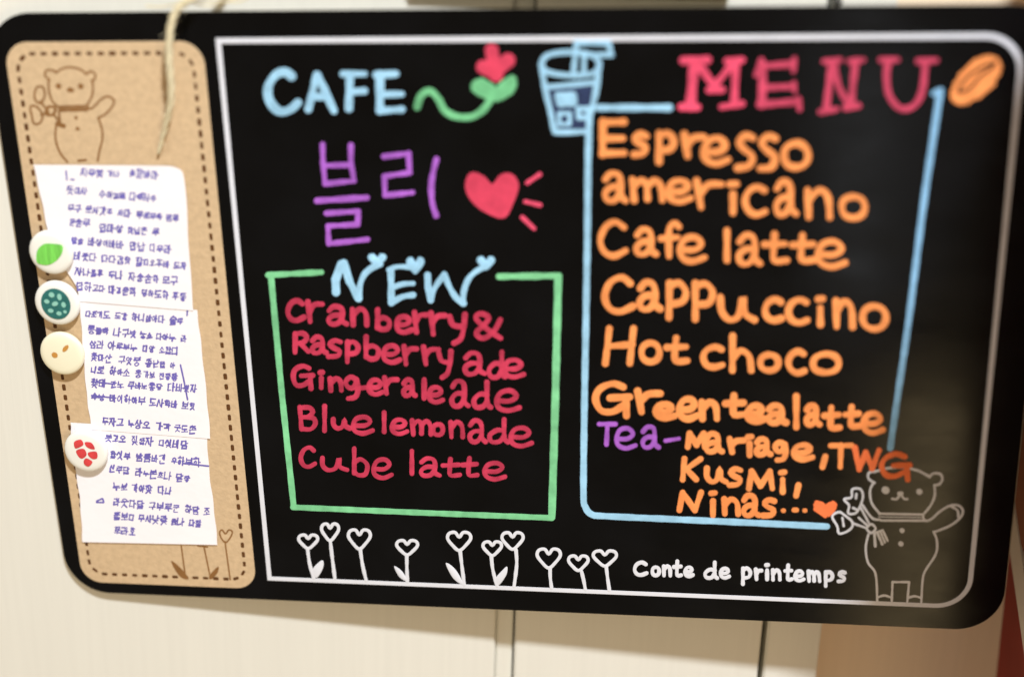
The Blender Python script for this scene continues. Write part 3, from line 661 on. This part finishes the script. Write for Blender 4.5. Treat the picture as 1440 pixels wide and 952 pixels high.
def writing(root, zf, cr, lines, size, wd, extra=()):
    bm = bmesh.new()
    size *= 1.38
    for ln in lines:
        (x0, y0, x1, y1), dens = ln[0], (ln[1] if len(ln) > 1 else 1)
        (ax, ay), (bx, by) = cr([(x0, y0), (x1, y1)])
        x = ax; left = random.randint(2, 4)
        while x < bx - size * .4:
            if left == 0: x += size * random.uniform(.35, .7); left = random.randint(2, 5); continue
            yy = ay + (by - ay) * (x - ax) / (bx - ax); s = size * random.uniform(.74, 1.1)
            syllable(bm, x, yy - s * .5, s * .78, s * .9, zf, wd, 0); x += s * .98; left -= 1
    for ex in extra:
        pts = cr(ex); m_ = pts[len(pts) // 2]; stroke(bm, pts, wd * 1.2, zf(*m_) + .00004, thick=.00002)
    lay('handwriting', bm, M['pen'], root)
w1, w2, w3 = crop(30, 220, 4.533), crop(40, 400, 4.327), crop(80, 570, 3.66)
n3, z3 = make_note('lowest white note under the red patterned magnet, with a straight bottom edge', [(99, 594), (103, 640), (112, 700), (116, 762)], [(291, 606), (294, 660), (301, 715), (306, 766)], 0.00062, lambda u, v: 0.00005 + 0.0010 * max(0, v - .55) ** 1.5)
writing(n3, z3, w3, [((250, 170, 710, 212),), ((275, 256, 600, 286),), ((590, 288, 775, 302),), ((270, 328, 720, 388),), ((288, 418, 600, 446),), ((292, 500, 785, 552),), ((292, 572, 745, 612),), ((296, 645, 450, 662),)], 8.2, 2.0,
  [[(205, 492), (235, 478), (242, 500), (205, 498)], [(650, 298), (780, 312)]])
n2, z2 = make_note('middle white note with seven lines of violet handwriting', [(112, 424), (116, 480), (122, 555), (129, 604)], [(277, 436), (283, 485), (291, 560), (296, 617)], 0.00082, lambda u, v: 0.00004 + 0.0004 * max(0, u - .7) ** 1.4)
writing(n2, z2, w2, [((350, 182, 950, 228),), ((360, 280, 950, 336),), ((375, 368, 900, 410),), ((380, 445, 900, 500),), ((382, 522, 900, 570),), ((382, 604, 1030, 640),), ((385, 684, 1010, 748),), ((450, 835, 1020, 890),)], 8.0, 2.0,
  [[(925, 490), (945, 580), (968, 700)], [(970, 95), (965, 190)], [(385, 592), (520, 606)], [(385, 676), (520, 690)]])
n1, z1 = make_note('uppermost white note beside the green leaf magnet, with a torn round corner', [(47, 232), (58, 280), (68, 325), (86, 370), (106, 400), (112, 424)], [(226, 233), (248, 236), (259, 250), (263, 300), (267, 370), (272, 437)], 0.00112, lambda u, v: 0.00003 + 0.0008 * max(0, .12 - v) + .0005 * max(0, u - .8))
writing(n1, z1, w1, [((380, 108, 640, 118),), ((690, 110, 905, 135),), ((288, 220, 440, 228),), ((495, 245, 905, 280),), ((298, 332, 1015, 405),), ((308, 424, 430, 432),), ((500, 460, 890, 490),), ((322, 540, 950, 600),), ((335, 640, 1055, 705),), ((342, 738, 1035, 806),), ((352, 832, 1060, 905),)], 8.0, 2.0,
  [[(285, 95), (290, 150)], [(315, 148), (335, 150)], [(600, 262), (660, 268)], [(735, 255), (770, 235), (790, 240)]])

# ------------------------------------------------------------------ button magnets
def magnet(px, py, rpx, m, label):
    zb = 0.0013; top = 0.0044
    c = at(px, py, 0.003); r = rpx * (at(px + 1, py, .003) - at(px, py, .003)).length
    root = thing('button_magnet', label, 'magnet', (c.x, c.y, zb), 'round button magnets on the kraft strip')
    prof = [(0.90, 0), (0.97, 0.0003), (1.0, 0.0010), (1.0, 0.0016), (0.97, 0.0022), (0.90, 0.0026), (0.75, 0.0028), (0.4, 0.0030), (0.0, 0.0031)]
    bm = bmesh.new(); n = 48; rings = []
    for f, h_ in prof[:-1]: rings.append([bm.verts.new((c.x + r * f * math.cos(2 * math.pi * k / n), c.y + r * f * math.sin(2 * math.pi * k / n), zb + h_)) for k in range(n)])
    for a, b in zip(rings[:-1], rings[1:]):
        for k in range(n): bm.faces.new((a[k], a[(k + 1) % n], b[(k + 1) % n], b[k]))
    tip = bm.verts.new((c.x, c.y, zb + prof[-1][1]))
    for k in range(n): bm.faces.new((rings[-1][k], rings[-1][(k + 1) % n], tip))
    bm.faces.new(rings[0])
    lay('button', bm, M[m], root, smooth=True)
    return root, c, r, zb
def mprint(root, c, r, zb, m, name, polys):
    bm = bmesh.new()
    for k, P in enumerate(polys):
        Q = catmull([(x, y, 0) for x, y in P], True, 5)
        cc = sum(Q, Vector()) / len(Q)
        def zz(p): d = min(1, p.length); return zb + 0.0031 - 0.0003 * d * d * 1.0 + 0.00010 + 0.00001 * k
        vc = bm.verts.new((c.x + cc.x * r, c.y + cc.y * r, zz(cc)))
        rr = [[bm.verts.new((c.x + p.x * r, c.y + p.y * r, zz(p))) for p in [cc + (q - cc) * f for q in Q]] for f in (.5, 1)]
        nq = len(Q)
        for i in range(nq):
            bm.faces.new((vc, rr[0][i], rr[0][(i + 1) % nq])); bm.faces.new((rr[0][i], rr[1][i], rr[1][(i + 1) % nq], rr[0][(i + 1) % nq]))
    lay(name, bm, M[m], root, smooth=True)
def ell(cx, cy, a, b, ang=0, n=8):
    return [(cx + a * math.cos(t) * math.cos(ang) - b * math.sin(t) * math.sin(ang), cy + a * math.cos(t) * math.sin(ang) + b * math.sin(t) * math.cos(ang)) for t in [2 * math.pi * k / n for k in range(n)]]
g = magnet(72, 355, 30.5, 'button', 'round magnet with a bright green leaf, topmost on the brown strip')
mprint(*g, 'mgreen', 'leaf_print', [[(-.66, -.38), (-.55, .12), (-.2, .42), (.25, .44), (.62, .36), (.58, .05), (.3, -.3), (-.1, -.52), (-.45, -.52)]])
g = magnet(80.5, 426, 31, 'button', 'round magnet with a dark teal spotted disc, second from the top')
mprint(*g, 'teal', 'disc_print', [ell(0, 0, .66, .70, 0, 12)])
g2 = (g[0], g[1], g[2], g[3] + 0.00012)
mprint(*g2, 'tealspot', 'spot_print', [ell(-.12, .42, .13, .12), ell(.22, .33, .10, .15), ell(-.38, .12, .12, .1), ell(-.02, .02, .15, .1, .4), ell(.36, -.02, .1, .13), ell(-.26, -.3, .13, .1), ell(.1, -.42, .12, .1), ell(.38, -.34, .08, .08)])
g = magnet(87.5, 497, 30.5, 'buttonc', 'round cream magnet with two small tan marks, third from the top')
mprint(*g, 'mbrown', 'mark_print', [ell(-.28, -.02, .14, .13), ell(.26, .3, .2, .09, .8)])
g = magnet(121, 634, 30, 'button', 'round white magnet with red patches, lowest on the brown strip')
mprint(*g, 'mred', 'patch_print', [[(-.42, .5), (-.1, .62), (0, .4), (-.2, .25), (-.42, .2)], [(-.38, .08), (-.02, .18), (.08, -.1), (-.15, -.3), (-.32, -.2)], [(.08, .5), (.38, .48), (.5, .2), (.32, .18), (.12, .3)], [(.2, .02), (.55, .05), (.55, -.25), (.32, -.3), (.15, -.12)], [(-.1, -.42), (.05, -.28), (.3, -.45), (.1, -.68), (-.08, -.6)]])

# ------------------------------------------------------------------ twine hanging over the top edge
def tube(bm, pts, rad, n=7):
    rows = []
    for i, p in enumerate(pts):
        t = (pts[min(len(pts) - 1, i + 1)] - pts[max(0, i - 1)]).normalized(); a = t.cross(Vector((0, 0, 1)))
        if a.length < .1: a = t.cross(Vector((1, 0, 0)))
        a.normalize(); b = t.cross(a); r = rad(i / (len(pts) - 1)) if callable(rad) else rad
        rows.append([bm.verts.new(p + a * (r * math.cos(2 * math.pi * k / n)) + b * (r * math.sin(2 * math.pi * k / n))) for k in range(n)])
    for a, b in zip(rows[:-1], rows[1:]):
        for k in range(n): bm.faces.new((a[k], a[(k + 1) % n], b[(k + 1) % n], b[k]))
    bm.faces.new(rows[0]); bm.faces.new(rows[-1])
cord = thing('hanging_cord', 'frayed cream twine hanging down over the top left of the board onto the brown strip', 'cord', tuple(at(224, 212, .001)))
cp = [(330, -60, .001), (300, -28, .004), (272, -4, .0065), (252, 10, .0075), (242, 30, .0080), (238, 55, .0080), (237.5, 85, .0076), (240, 115, .0066), (240, 142, .0052), (235, 168, .0038), (229, 192, .0026), (223, 216, .0018)]
center = catmull([tuple(at(x, y, z)) for x, y, z in cp], False, 16)
for s in range(3):
    pts = []
    for i, p in enumerate(center):
        t = (center[min(len(center) - 1, i + 1)] - center[max(0, i - 1)]).normalized(); a = t.cross(Vector((0, 0, 1))).normalized(); b = t.cross(a)
        f = i / (len(center) - 1); R_ = 0.00060 * (1 if f < .8 else 1 - (f - .8) * 3.4); ph = i * 0.17 + s * 2.094
        pts.append(p + a * (R_ * math.cos(ph)) + b * (R_ * math.sin(ph)))
    bm = bmesh.new(); tube(bm, pts, lambda f: 0.00088 if f < .7 else 0.00088 - (f - .7) * .0014); lay('strand', bm, M['twine'], cord, smooth=True)
bm = bmesh.new()
for k in range(60):
    i = random.randint(4, len(center) - 4); p = center[i]
    d = Vector((random.uniform(-1, 1), random.uniform(-1, .4), random.uniform(-.1, .5))).normalized(); q = p + d * random.uniform(.0015, .0042)
    m_ = (p + q) / 2 + Vector((random.uniform(-1, 1), random.uniform(-1, 1), 0)) * .0006
    tube(bm, catmull([tuple(p), tuple(m_), tuple(q)], False, 4), 0.00005, 3)
for pts in ([(262, 2, .003), (285, 8, .002), (310, 6, .001), (340, -6, 0)], [(250, 6, .004), (228, 10, .002), (205, 9, .001)], [(270, 0, .003), (300, 2, .002), (335, 3, .001), (350, -4, 0)]):
    tube(bm, catmull([tuple(at(*p)) for p in pts], False, 8), 0.00035, 6)
fb = lay('loose_fibres', bm, M['twine'], cord); fb['kind'] = 'stuff'
